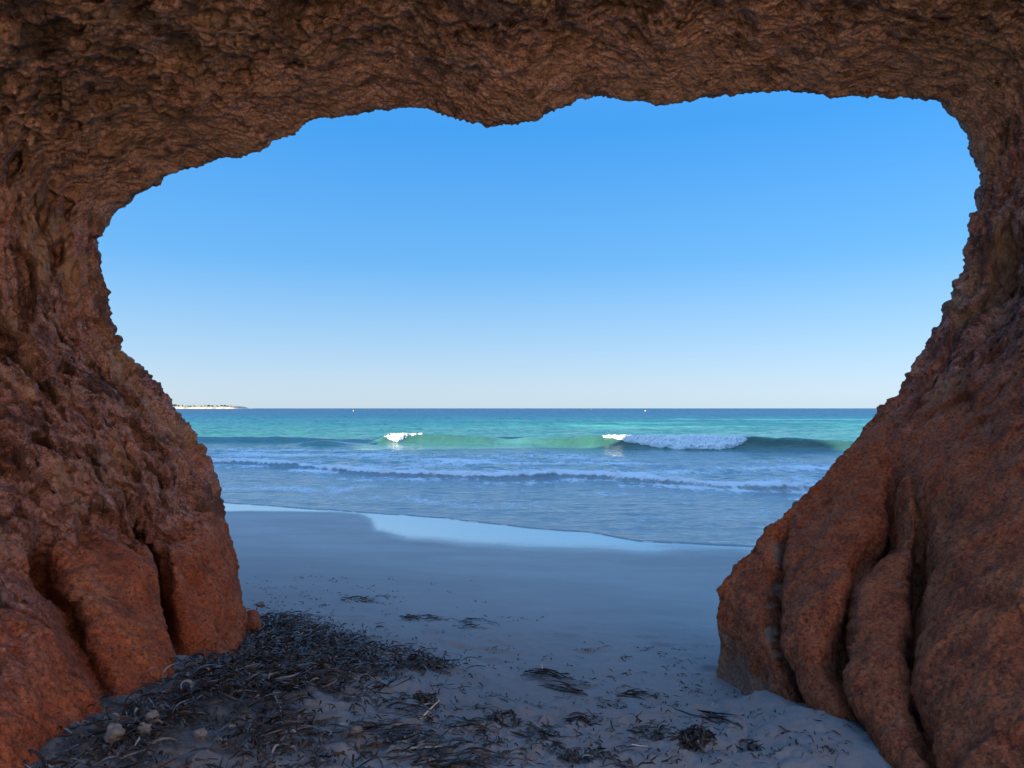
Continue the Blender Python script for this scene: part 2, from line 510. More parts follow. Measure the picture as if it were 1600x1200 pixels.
def white_water(name, x0, x1, seed, drop, fat, label):
    """foam that tumbles down the front of the wave: a thick ragged layer following the water's own shape"""
    nx, na = int((x1 - x0) / .02), 70
    u = np.linspace(0, 1, nx)[:, None]
    a = np.linspace(0, 1, na)[None, :]
    xs = x0 + (x1 - x0) * u + 0 * a
    yc_ = ip(xs, CREST) + .5 * perlin(xs * .15, 9.1) + .12 * perlin(xs * .8, 3.1)
    Hh = ip(xs, CREST_H) * (1 + .15 * perlin(xs * .6, 1.1))
    dr = ip(u, drop) * (1 + .18 * perlin(xs * 2.2, seed) + .10 * perlin(xs * 6, seed))
    dcc = .30 - a * (.38 + 1.05 * dr)
    zw = Hh * np.where(dcc < 0, np.exp(-(np.abs(dcc) / .62) ** 2), np.exp(-(np.maximum(dcc, 0) / 3.0) ** 1.3))
    yy = yc_ + dcc
    e = np.clip(np.minimum((a - .06) / .30, (1 - a) / .14), 0, 1) * np.clip(np.minimum(u / .06, (1 - u) / .05), 0, 1)
    e = np.sqrt(e)
    lump = .10 * np.abs(perlin(xs * 2.4 + seed, yy * 2.6, 1.0)) + .09 * np.abs(perlin(xs * 6, yy * 6 + seed, 2.0)) + .05 * np.abs(perlin(xs * 14, yy * 13, seed)) + .03 * perlin(xs * 30, yy * 26, 3.0) + .10 * perlin(xs * 1.3, seed)
    th = -.05 + e * fat * (.04 + (.03 + .12 * np.minimum(dr, 1)) + lump)
    P = np.stack([xs, yy - .75 * th * sstep(.15, .5, a), zw + .02 + th * .85], -1)
    o = mesh_from(name, P.reshape(-1, 3), grid_faces(nx, na), foam_mat)
    tag(o, label, "foam", kind="stuff")


white_water("wave_foam", 4.1, 11.0, 3.3, [(0, .05), (.12, .25), (.35, .75), (.5, 1.0), (.78, .95), (.92, .55), (1, .1)], .72, "broad white crest of foam on the breaking wave right of the middle")
white_water("wave_foam", -7.1, -4.8, 8.1, [(0, .15), (.2, .6), (.45, .75), (.7, .40), (1, .05)], .50, "short sunlit patch of foam on the wave crest left of the middle")

# ------------------------------------------------------------------ the rock arch
CONTOUR = [(385, 985, 5.05), (384, 962, 5.1), (378, 935, 5.15), (370, 892, 5.2), (362, 855, 5.2), (353, 812, 5.2), (346, 780, 5.25), (335, 745, 5.3), (322, 715, 5.3), (305, 685, 5.35),
           (286, 655, 5.4), (271, 635, 5.4), (256, 612, 5.45), (240, 596, 5.5), (214, 577, 5.5), (195, 560, 5.5), (180, 543, 5.55), (180, 530, 5.55), (172, 508, 5.6), (165, 480, 5.6), (165, 450, 5.6),
           (158, 415, 5.6), (155, 385, 5.6), (160, 355, 5.6), (176, 328, 5.6), (196, 311, 5.6), (203, 297, 5.6), (240, 287, 5.6), (256, 272, 5.6), (310, 257, 5.6), (345, 243, 5.6), (382, 237, 5.6),
           (400, 232, 5.6), (430, 217, 5.6), (455, 213, 5.6), (475, 192, 5.6), (500, 183, 5.6), (535, 179, 5.6), (560, 171, 5.6), (600, 167, 5.6), (630, 160, 5.6), (665, 162, 5.6), (700, 175, 5.55), (740, 185, 5.5),
           (765, 192, 5.5), (800, 189, 5.5), (838, 183, 5.5), (852, 171, 5.55), (870, 164, 5.55), (900, 155, 5.6), (935, 147, 5.6), (965, 147, 5.6), (980, 152, 5.6), (1005, 153, 5.6), (1040, 158, 5.6), (1075, 151, 5.6), (1100, 147, 5.6),
           (1130, 144, 5.6), (1180, 141, 5.6), (1245, 137, 5.6), (1275, 142, 5.6), (1305, 148, 5.6), (1365, 148, 5.6), (1400, 150, 5.6), (1440, 149, 5.6), (1473, 153, 5.6), (1480, 165, 5.6), (1492, 178, 5.6), (1512, 198, 5.6),
           (1518, 210, 5.6), (1525, 232, 5.6), (1535, 265, 5.55), (1543, 290, 5.55), (1537, 294, 5.55), (1531, 289, 5.5), (1528, 296, 5.5), (1530, 318, 5.5), (1528, 322, 5.45), (1530, 338, 5.45), (1524, 331, 5.45), (1518, 336, 5.4), (1516, 365, 5.4), (1508, 390, 5.4), (1502, 415, 5.4),
           (1500, 432, 5.4), (1490, 458, 5.4), (1480, 478, 5.35), (1470, 500, 5.35), (1458, 518, 5.3), (1445, 540, 5.3), (1432, 568, 5.25), (1415, 592, 5.25), (1400, 614, 5.2), (1384, 632, 5.2), (1366, 652, 5.15), (1350, 666, 5.1),
           (1335, 684, 5.05), (1318, 712, 5.0), (1305, 724, 5.0), (1290, 745, 4.95), (1255, 776, 4.9), (1240, 790, 4.9), (1215, 815, 4.85), (1195, 835, 4.8), (1175, 852, 4.75), (1155, 878, 4.75), (1130, 903, 4.7), (1120, 925, 4.65), (1119, 965, 4.55), (1122, 990, 4.5), (1124, 1000, 4.5)]
P0 = np.array([at_depth(*c) for c in CONTOUR])
bl, br = P0[0].copy(), P0[-1].copy()
P0 = np.concatenate([[bl + (.10, 0, -.9)], [bl + (.06, 0, -.45)], P0, [br + (-.02, 0, -.45)], [br + (-.04, 0, -.9)]])
seg = np.linalg.norm(np.diff(P0, axis=0), axis=1)
arc = np.concatenate([[0], np.cumsum(seg)])
DU = .0088
NU = int(arc[-1] / DU)
U = np.linspace(0, arc[-1], NU)
RIM = np.stack([np.interp(U, arc, P0[:, k]) for k in range(3)], -1)


def gsm(A, sig):
    r = int(3 * sig)
    k = np.exp(-.5 * (np.arange(-r, r + 1) / sig) ** 2); k /= k.sum()
    out = np.empty_like(A)
    for c in range(A.shape[1]):
        a = A[:, c]
        pa = np.concatenate([2 * a[0] - a[r:0:-1], a, 2 * a[-1] - a[-2:-r - 2:-1]])
        out[:, c] = np.convolve(pa, k, mode='valid')
    return out


SOFT = gsm(RIM, .14 / DU)
VSOFT = gsm(RIM, .40 / DU)
tan = np.gradient(VSOFT[:, [0, 2]], axis=0)
tan /= np.linalg.norm(tan, axis=1, keepdims=True)
NX, NZ = -tan[:, 1], tan[:, 0]        # outward, into the rock (the contour runs clockwise seen from the cave)
zrel = VSOFT[:, 2]
ceil_w = sstep(.15, .75, NZ)
left = (VSOFT[:, 0] < 0).astype(float)
base_w = sstep(1.7, .6, zrel)
a_off = .22 * ceil_w + (1 - ceil_w) * (.16 - (.14 - .05 * (1 - left)) * base_w)
b_off = .10 * ceil_w + (1 - ceil_w) * (left * (.05 - .19 * base_w) + (1 - left) * (.04 + .02 * base_w))
t_back = ceil_w * np.interp(VSOFT[:, 0], [-3.0, 3.0], [.2, 2.75]) + (1 - ceil_w) * (1.5 - 2.0 * left)
NI = 520
q = np.linspace(1, 0, NI)[None, :]
dmax = (VSOFT[:, 1] - t_back)[:, None]
d = dmax * (.35 * q ** 2 + .65 * q)
keep = np.exp(-d / .16)[..., None]
inner = SOFT[:, None, :] * (1 - keep) + RIM[:, None, :] * keep
off = a_off[:, None] * (1 - np.exp(-d / .5)) + b_off[:, None] * d
tt = SOFT[:, 1][:, None] - d
zz = inner[..., 2]
# lobes of the two pillar feet, parted by grooves
GROOVES_L = [((4.02, .78), (3.62, 0.28), 1.25, .22), ((3.25, 1.05), (2.62, .45), 1.0, .18), ((1.9, 1.), (1.8, .1), .6, .2)]
GROOVES_R = [((4.85, .85), (4.5, .4), .5, .09), ((4.5, 1.0), (3.6, .52), .7, .14), ((4.45, 1.5), (3.2, .62), .9, .17), ((3.5, 1.15), (2.6, .68), .9, .16), ((1.9, 1.), (1.8, .1), .6, .2)]
lobes = np.zeros_like(d)
cleft = np.zeros_like(d)
groove_at = {0: [], 1: []}
for side, grooves in ((1, GROOVES_L), (0, GROOVES_R)):
    msk = (left if side else 1 - left)[:, None] * (1 - ceil_w)[:, None]
    for (t1, z1), (t0, z0), st, wd in grooves:
        tg = t0 + (t1 - t0) * (zz - z0) / (z1 - z0) + .07 * perlin(zz * 2.2, t0 * 3) + .03 * perlin(zz * 6.5, t0 * 5)
        groove_at[side].append(tg)
        ztop = (1.55 if side else 1.75) if wd > .12 else 1.3
        fade = sstep(ztop, ztop - .55, zz)
        dt = np.abs(tt - tg)
        var = .75 + .9 * perlin(zz * 2.6 + t0, t0 * 7.0)
        lobes += msk * fade * st * np.maximum(var, .25) * wd * 1.0 * np.exp(-dt / .24)
        cl = msk * fade * st * np.maximum(var + .15, .35) * wd * 1.15 * np.exp(-(dt / (.062 + .02 * perlin(zz * 5, t0))) ** 2)
        lobes += cl
        cleft += cl
    bulge_top = (1.22 if side else 1.5) + .10 * perlin(tt * 1.7, side * 3.0)
    lobes -= msk * sstep(bulge_top + .06, bulge_top - (.20 if side else .6), zz) * (.13 if side else .04) * (1 - np.exp(-d / .25))
off = off + lobes * (1 - np.exp(-d / .12))
in_x = inner[..., 0] + NX[:, None] * off
in_z = inner[..., 2] + NZ[:, None] * off
in_y = RIM[:, 1][:, None] - d + 1.7 * cleft * (1 - np.exp(-d / .3))
# front face (towards the sea), outer side and back face
es = np.array([.010, .022, .036, .052, .07, .09, .115, .145, .18, .22, .27, .33, .41, .52, .66, .85, 1.1, 1.45, 1.9, 2.5, 3.3, 4.5, 6.3, 9.0])


def zt(x):
    return ip(x, [(-60, 15), (-20, 15.2), (-14.5, 14.4), (-12.8, 11.9), (-7, 11.3), (-2, 11.2), (-.8, 11.9), (.2, 12.6), (6, 12.8), (15, 13.2), (60, 13)]) + .12 * perlin(x * .9, 4.4)


def sheet(Q, yb_, sgn):
    outx = Q[:, 0][:, None] + NX[:, None] * es * np.where(es < 1, 1.0, 1 + (es - 1) / 8 * 1.5)
    goal = zt(Q[:, 0] + NX * 22.5)
    k = np.clip((goal - Q[:, 2]) / np.maximum(9 * NZ, .001), .2, 3.2)
    k = np.where(NZ > .12, k, 1.0)
    kk = 1 + (k[:, None] - 1) * sstep(.5, 6.0, es)[None, :]
    outz = Q[:, 2][:, None] + NZ[:, None] * es * kk
    outy = yb_[:, None] + sgn * (.22 * (1 - np.exp(-es / .09)) - .03 * es) + 0 * outx
    return outx, outy, outz


fx, fy, fz = sheet(RIM * .0 + RIM, RIM[:, 1], 1.0)
Qb = np.stack([in_x[:, 0], in_y[:, 0], in_z[:, 0]], -1)
bx, by, bz = sheet(Qb, in_y[:, 0], -1.0)
GX = np.concatenate([bx[:, ::-1], in_x, fx], 1)
GY = np.concatenate([by[:, ::-1], in_y, fy], 1)
GZ = np.concatenate([bz[:, ::-1], in_z, fz], 1)
NV = GX.shape[1]
NE = len(es)
P = np.stack([GX, GY, GZ], -1)


def normals_of(P):
    du = np.gradient(P, axis=0)
    dv = np.empty_like(P)
    dv[:, 1:-1] = P[:, 2:] - P[:, :-2]
    dv[:, 0] = P[:, 1] - P[:, 0]; dv[:, -1] = P[:, -1] - P[:, -2]
    n = np.cross(du, dv)
    return n / np.maximum(np.linalg.norm(n, axis=-1, keepdims=True), 1e-9)


N = normals_of(P)
mid = NE + NI // 2
if np.mean(N[:, mid, 0] * NX + N[:, mid, 2] * NZ) > 0:
    N = -N                            # make them point out of the rock
    FLIP = True
else:
    FLIP = False
edist = np.concatenate([es[::-1], np.zeros(NI), es])[None, :] + 0 * GX
fine = sstep(1.2, .3, edist)
rim_d = np.concatenate([np.full((NU, NE), 9.0), d, np.zeros((NU, NE)) + es[None, :]], 1)
rim_keep = 1 - .6 * np.exp(-rim_d / .25)
cw = ceil_w[:, None] + 0 * GX
lowz = (1.10 + .85 * (1 - left))[:, None] + .22 * perlin(GX * 2, GY * 2, GZ * 2)
low = sstep((.28 + .5 * (1 - left))[:, None], (-.18 - .4 * (1 - left))[:, None], GZ - lowz) * (1 - cw)          # smooth red feet
x, y, z = GX, GY, GZ
# walls: pits drawn out downwards; ceiling: wavy streaks
sx = np.where(cw > .5, 1.0, 1.0)
n1 = fbm(x * 2.1, y * 2.1, z * 1.3, 3)
r2 = 1 - 2 * np.abs(perlin(x * 6.5 + n1, y * 6.5, z * 3.6))
r3 = 1 - 2 * np.abs(perlin(x * 15, y * 15 + n1, z * 9))
r4 = 1 - 2 * np.abs(perlin(x * 34, y * 34, z * 24))
g4 = perlin(x * 28, y * 28, z * 28)
g5 = perlin(x * 55, y * 55, z * 55)
holes = (sstep(.20, .36, perlin(x * 5.2, y * 5.2, z * 2.9)) * (.09 + .10 * np.clip(n1, -.5, 1))
         + sstep(.20, .36, perlin(x * 11, y * 11 + 4, z * 6.0)) * .042 + sstep(.18, .34, perlin(x * 23, y * 23 + 4, z * 15)) * .020)
big_pit = np.clip(perlin(x * 2.3 + 7, y * 2.3, z * 1.3) - .30, 0, 1)
wall_d = .085 * n1 * rim_keep + .016 * r2 * rim_keep + .012 * r3 + .008 * r4 + .007 * g4 + .007 * g5 - holes * rim_keep - .40 * big_pit * rim_keep
# streaks run across the ceiling and bend round to the walls
s1 = x * .92 + y * .40
s2 = -x * .40 + y * .92
wv = .35 * perlin(x * 1.6, y * 1.6, 3.0) + .18 * perlin(x * 4, y * 4, 6.0)
c2 = 1 - 2 * np.abs(perlin(s1 * 2.6, s2 * 7 + wv * 6, z * 7))
c3 = 1 - 2 * np.abs(perlin(s1 * 6, s2 * 16 + wv * 8, z * 16))
c4 = 1 - 2 * np.abs(perlin(s1 * 15, s2 * 36 + wv * 10, z * 34))
ceil_d = .11 * n1 * rim_keep + .018 * c2 * rim_keep + .015 * c3 + .012 * c4 + .006 * g5 - .65 * holes * sstep(.2, 1.0, rim_d) - .40 * big_pit * sstep(.3, 1.6, rim_d)
low_d = .045 * perlin(x * 2.6, y * 2.6, z * 1.6) * rim_keep + .022 * perlin(x * 7, y * 7, z * 5) + .011 * perlin(x * 15, y * 15, z * 15) + .007 * g4 + .006 * g5 - .035 * np.clip(perlin(x * 9, y * 9 + 3, z * 5) - .28, 0, 1)
disp = low * low_d + (1 - low) * (cw * ceil_d + (1 - cw) * wall_d)
jag = perlin(x * 9, y * 9, z * 9 + 2) * .030 + perlin(x * 19, y * 19, z * 19) * .022 + perlin(x * 40, y * 40, z * 40) * .013
disp = disp + np.exp(-rim_d / .16) * jag * (1 - .55 * cw) * (1 - .6 * low)
disp = disp * fine + (1 - fine) * .5 * fbm(x * .5, y * .5, z * .5, 3)
# the outermost rows keep the skyline as set
disp[:, [0, -1]] *= .1
under = (1 - low) * fine * (holes * np.where(cw > .5, sstep(.2, 1.0, rim_d), rim_keep) + .4 * big_pit * sstep(.2, 1.2, rim_d)) * sstep(.05, .4, rim_d)
P = P + N * disp[..., None]
P[..., 1] += 1.1 * under
N = normals_of(P)
if FLIP:
    N = -N
pale_a = np.zeros_like(GX)
gR = groove_at[0][1]
vein = np.exp(-(np.abs(tt - gR - .05 - .06 * perlin(zz * 6, 3.3)) / .035) ** 2) * sstep(.55, .68, zz) * sstep(1.25, 1.0, zz) * sstep(-.05, .15, perlin(zz * 7, tt * 7, 2.0) + .5 * perlin(zz * 24, tt * 24, 5.0))
crust = sstep(.56, .42, zz + .10 * perlin(tt * 5, zz * 8, 1.0)) * sstep(3.75, 4.1, tt) * .65
veinL = 0.6 * sstep(.42, .55, fbm(tt * 5, zz * 9, 4.0, 3)) * sstep(2.4, 2.8, tt) * sstep(.8, 1.0, zz) * sstep(1.5, 1.2, zz)
pale_a[:, NE:NE + NI] = np.where(left[:, None] > .5, veinL, np.maximum(vein, crust)) * (1 - ceil_w[:, None])

m = Mat("red_sandstone", rough=.92, spec=.25)
lown = m.attr("foot").outputs['Fac']
cein = m.attr("roof").outputs['Fac']
big = m.noise(1.5, 6, .6)
med = m.noise(7, 7, .68)
sml = m.noise(42, 5, .72)
fin = m.noise(150, 3, .7)
streak = m.noise(1.0, 6, .66, m.pos((5, 13, 9), (0, 0, R(23))), 1.2)
grit = m.noise(72, 6, .78)
red = m.ramp(med, [(.28, (0.20, 0.042, 0.018)), (.45, (0.35, 0.090, 0.035)), (.6, (0.42, 0.128, 0.050)), (.75, (0.40, 0.18, 0.085))])
red = m.mix(m.ramp(sml, [(.36, .85), (.53, 0)]), red, (0.096, 0.023, 0.013))
red = m.mix(m.ramp(grit, [(.54, 0), (.68, .65)]), red, (0.47, 0.215, 0.11))
red = m.mix(m.ramp(grit, [(.34, .9), (.47, 0)]), red, (0.075, 0.020, 0.012))
red = m.mix(m.ramp(m.noise(5, 7, .7), [(.54, 0), (.66, .7)]), red, (.10, .026, .015))
red = m.mix(m.ramp(fin, [(.56, 0), (.72, .7)]), red, (0.422, 0.230, 0.128))
wall = m.ramp(med, [(.25, (0.085, 0.044, 0.042)), (.42, (0.256, 0.131, 0.113)), (.57, (0.397, 0.228, 0.192)), (.72, (0.525, 0.384, 0.333))])
blotch = m.ramp(m.noise(9, 8, .72, m.pos((1, 1, .55))), [(.51, 0), (.58, .85)])
wall = m.mix(blotch, wall, (0.045, 0.024, 0.022))
wall = m.mix(m.ramp(sml, [(.36, .85), (.52, 0)]), wall, (0.070, 0.029, 0.026))
wall = m.mix(m.ramp(grit, [(.54, 0), (.68, .7)]), wall, (0.620, 0.435, 0.339))
wall = m.mix(m.ramp(grit, [(.34, .9), (.47, 0)]), wall, (0.050, 0.022, 0.019))
wall = m.mix(m.ramp(m.noise(19, 5, .6), [(.62, 0), (.70, .7)]), wall, (0.540, 0.410, 0.328))
roofc = m.ramp(streak, [(.28, (0.131, 0.061, 0.040)), (.45, (0.279, 0.147, 0.090)), (.58, (0.429, 0.237, 0.175)), (.72, (0.525, 0.352, 0.275))])
roofc = m.mix(m.ramp(sml, [(.36, .8), (.52, 0)]), roofc, (0.070, 0.032, 0.019))
roofc = m.mix(m.ramp(grit, [(.54, 0), (.68, .65)]), roofc, (0.620, 0.422, 0.282))
roofc = m.mix(m.ramp(grit, [(.34, .85), (.47, 0)]), roofc, (0.050, 0.024, 0.017))
roofc = m.mix(m.ramp(fin, [(.56, 0), (.72, .6)]), roofc, (0.576, 0.397, 0.256))
wall = m.mix(m.math('MULTIPLY', m.ramp(big, [(.42, 0), (.62, 1)]), .25), wall, (0.376, 0.140, 0.069))
roofc = m.mix(m.math('MULTIPLY', m.ramp(big, [(.45, 0), (.68, 1)]), .5), roofc, (0.197, 0.140, 0.074))
ochre = m.math('MULTIPLY', m.ramp(m.noise(2.6, 7, .65, m.pos((1, 1, .5), (.3, .2, 0))), [(.50, 0), (.62, 1)]), .6)
wall = m.mix(ochre, wall, m.mix(grit, (.16, .095, .05), (.52, .36, .21)))
roofc = m.mix(m.math('MULTIPLY', ochre, .6), roofc, m.mix(grit, (.16, .09, .06), (.55, .36, .24)))
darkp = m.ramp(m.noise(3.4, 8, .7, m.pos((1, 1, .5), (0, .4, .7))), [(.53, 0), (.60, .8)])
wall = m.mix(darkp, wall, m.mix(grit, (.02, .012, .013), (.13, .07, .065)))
stain_shade = m.math('MULTIPLY', m.ramp(m.noise(3.2, 7, .66, m.pos((1, .8, .6))), [(.49, 0), (.60, .75)]), m.attr('stain_shade').outputs['Fac'])  # olive stain patches plus painted shade, darkening the inner ceiling
col = m.mix(cein, wall, roofc)
roofd = m.math('MULTIPLY', m.ramp(m.noise(8, 8, .7, m.pos((.8, 1.3, 1))), [(.52, 0), (.60, .68)]), cein)
col = m.mix(roofd, col, (.045, .026, .018))
col = m.mix(stain_shade, col, (.035, .030, .017))
col = m.mix(lown, col, red)
# pale lime crusts
lich = m.math('MULTIPLY', m.ramp(m.noise(5.5, 6, .7, m.pos((1, 1, .6))), [(.68, 0), (.73, 1)]), .75)
col = m.mix(lich, col, (0.256, 0.218, 0.154))
col = m.mix(m.math('MULTIPLY', m.attr('pale_crust').outputs['Fac'], m.ramp(sml, [(.3, .45), (.6, .95)])), col, (0.320, 0.269, 0.205))
bp = m.bump(med, .6, .02)
bp = m.bump(sml, .8, .010, bp)
bp = m.bump(m.noise(1.0, 6, .66, m.pos((9, 24, 18), (0, 0, R(23))), 1.6), .7, .016, bp)
bp = m.bump(grit, .8, .008, bp)
bp = m.bump(fin, .8, .003, bp)
rock_mat = m.out(col, bp)

F = grid_faces(NU, NV, close_v=True)
if FLIP:
    F = F[:, ::-1]
fi = np.repeat(np.arange(NU - 1), NV)
fj = np.tile(np.arange(NV), NU - 1)
# which part each face belongs to
lab = np.where(ceil_w[fi] > .5, 0, np.where(left[fi] > .5, 1, 2))
uL = int(np.argmin(np.abs(RIM[:, 0] - P0[25, 0]) + np.abs(RIM[:, 2] - P0[25, 2])))
names = {0: "ceiling", 1: "pillar", 2: "pillar"}
isin = (fj >= NE + 2) & (fj < NE + NI - 1)
jj = np.clip(fj - NE, 0, NI - 1)
zf = zz[fi, jj]
for side in (1, 0):
    top = (1.28 if side else 1.40) + .10 * perlin(tt * 2.3, side * 3.0 + .3)
    sel = isin & (lab == (1 if side else 2)) & (zf < top[fi, jj])
    k = np.zeros(len(fi), int)
    for g in groove_at[side]:
        k += (tt[fi, jj] < g[fi, jj])
    lab = np.where(sel, (10 if side else 20) + k, lab)
base_loc = (0.0, 3.8, 0.3)
arch = empty("rock_arch", base_loc)
tag(arch, "huge rough arch of red brown sandstone framing the sea view from its shaded hollow", "rock arch")
Pf = P.reshape(-1, 3); Nf = N.reshape(-1, 3)
lowf = low.ravel(); cwf = cw.ravel(); palef = pale_a.ravel(); stain_shadef = (sstep(5.3, 4.2, GY + .5 * perlin(GX * 1.2, GY * 1.2, GZ * 1.2)) * sstep(2.6, 3.6, GZ)).ravel()  # painted shade of the hollow grows inwards and up along the ceiling


def rock_part(name, code, parent, sub=False, label=None):
    sel = F[lab == code]
    if len(sel) == 0:
        return None
    used, inv = np.unique(sel.ravel(), return_inverse=True)
    o = mesh_from(name, Pf[used] - np.array(base_loc), inv.reshape(-1, 4), rock_mat, None, normals=Nf[used],
                  attrs={"foot": lowf[used], "roof": cwf[used], "pale_crust": palef[used], "stain_shade": stain_shadef[used]})
    o.parent = parent
    o.location = (0, 0, 0)
    if label:
        o["label"] = label
    return o


rock_part("ceiling", 0, arch, label="dark streaked brown rock ceiling")
pl = rock_part("pillar", 1, arch, label="left pillar with pitted wall and bulging red foot")
pr = rock_part("pillar", 2, arch, label="right pillar sloping down to a grooved red foot")
for c in range(10, 10 + len(GROOVES_L) + 1):
    rock_part("lobe", c, pl)
for c in range(20, 20 + len(GROOVES_R) + 1):
    rock_part("lobe", c, pr)

# ------------------------------------------------------------------ unseen hills added for the light: bounce slope behind the arch, left hill shading the sea
gx, gy = np.meshgrid(np.linspace(-2, 60, 190), np.linspace(-60, 1.2, 170), indexing='ij')
wall_s = .74 * (gx - 7.0) - .67 * (gy + 3.0) + .8 * perlin(gx * .3, gy * .3, 2.0)
gz = 11.0 * sstep(0, 3.2, wall_s) * (1 + .10 * perlin(gx * .2, gy * .2, 1.0)) + .5 * perlin(gx * .6, gy * .6, 3.0) * sstep(.5, 2, wall_s) - .6
gz = np.where(gy > .9, -.6, gz)
m = Mat("lighting_hill_rock", rough=.95)
rockc = m.mix(m.noise(.9, 6, .6), (.50, .35, .27), (.62, .50, .41))
scr = m.mix(m.ramp(m.noise(.7, 6, .6), [(.42, 0), (.58, 1)]), (.40, .24, .14), (.10, .11, .05))
zc = m.n('ShaderNodeSeparateXYZ'); m.t.links.new(m.geo.outputs['Normal'], zc.inputs[0])
lighting_hill_mat = m.out(m.mix(m.ramp(zc.outputs[2], [(.72, 0), (.9, 1)]), rockc, scr), m.bump(m.noise(2.5, 6, .7), .8, .2))
lighting_hill = mesh_from("lighting_hill", np.stack([gx, gy, gz], -1).reshape(-1, 3), grid_faces(190, 170), lighting_hill_mat)  # added out of view, throws warm sunlight back into the arch
tag(lighting_hill, kind="structure")
gx, gy = np.meshgrid(np.linspace(-110, -26, 90), np.linspace(-2, 62, 200), indexing='ij')
cc = gy - (gx + 30) / math.tan(R(SUN_AZ)) + 30 / math.tan(R(SUN_AZ))
prof = ip(cc, [(7, -1), (9, 17), (20, 18.5), (33.6, 18.5), (34.6, 10.2), (37, 10.0), (42.4, 10.0), (43.2, 14.5), (46, 14), (48, 6), (52, -2)]) + .12 * perlin(cc * .9, 5.0)  # heights stepped to shape the shadow edge along the breaking wave
gz = prof * sstep(-26.5, -31, gx + .6 * perlin(gy * .4, 2.0)) - 1.0
shadow_hill = mesh_from("lighting_hill", np.stack([gx, gy, gz], -1).reshape(-1, 3), grid_faces(90, 200), lighting_hill_mat)
tag(shadow_hill, kind="structure")

# ------------------------------------------------------------------ far headland with houses and trees
HY = 3000.0


def hx(px):
    return (px - 800.0) / FOC * HY


def hh(py):
    return (HORIZON - py) / FOC * HY + CAM_Z


nx, ny = 220, 24
px_ = np.linspace(225, 379, nx)[:, None]
vv = np.linspace(0, 1, ny)[None, :]
prof = ip(px_, [(225, 9), (268, 12), (285, 12.5), (300, 11), (318, 10.5), (330, 12), (340, 11), (350, 12), (360, 11), (366, 9.5), (371, 6), (375, 2.5), (379, -1)])
prof = prof + 1.2 * perlin(px_ * .3, 2.0) + .8 * perlin(px_ * .9, 5.0)
zz_ = prof * sstep(0, .14, vv) * sstep(1.0, .7, vv) * (.75 + .25 * sstep(.1, .4, vv)) - 1.0 * (vv < .01) + .3 * perlin(px_ * .8, vv * 20, 1.0) * sstep(0, .2, vv)
xx_ = hx(px_) + 0 * vv
yy_ = HY - 60 + 220 * vv + 7 * perlin(px_ * .12, 3.0) + 0 * px_
m = Mat("headland_rock", rough=.95)
zc = m.n('ShaderNodeSeparateXYZ'); m.t.links.new(m.geo.outputs['Position'], zc.inputs[0])
up = m.math('ADD', m.math('MULTIPLY', zc.outputs[2], .1), m.math('SUBTRACT', m.noise(.035, 5, .6), .5))
col = m.mix(m.ramp(up, [(.45, 0), (.8, 1)]), (.42, .335, .25), m.mix(m.ramp(m.noise(.05, 5, .6), [(.45, 0), (.55, 1)]), (.25, .22, .15), (.10, .12, .07)))
head = mesh_from("headland", np.stack([xx_, yy_, zz_], -1).reshape(-1, 3), grid_faces(nx, ny), m.out(col))
tag(head, kind="structure")

plaster = Mat("pale_plaster", rough=.9); plaster_mat = plaster.out(plaster.mix(plaster.noise(.5, 3), (.26, .24, .21), (.33, .31, .27)))
rooft = Mat("clay_roof", rough=.9); roof_mat = rooft.out(rooft.mix(rooft.noise(1.5, 3), (.24, .13, .08), (.30, .17, .11)))
winm = Mat("window_dark", rough=.3); win_mat = winm.out(winm.mix(winm.noise(.8, 2), (.05, .06, .08), (.10, .12, .14)))
crownm = Mat("pine_green", rough=.9); crown_mat = crownm.out(crownm.mix(crownm.noise(.35, 5, .7), (.05, .075, .035), (.12, .15, .075)))
trunkm = Mat("tree_bark", rough=.9); trunk_mat = trunkm.out(trunkm.mix(trunkm.noise(2, 3), (.10, .07, .05), (.18, .13, .09)))


def box(x0, x1, y0, y1, z0, z1):
    V = [(a, b, c) for a in (x0, x1) for b in (y0, y1) for c in (z0, z1)]
    Fq = [(0, 1, 3, 2), (4, 6, 7, 5), (0, 4, 5, 1), (2, 3, 7, 6), (0, 2, 6, 4), (1, 5, 7, 3)]
    return V, Fq


def boxes(lst):
    V, Fq = [], []
    for b in lst:
        v, f = box(*b)
        n0 = len(V)
        V += v
        Fq += [tuple(i + n0 for i in q) for q in f]
    return V, Fq


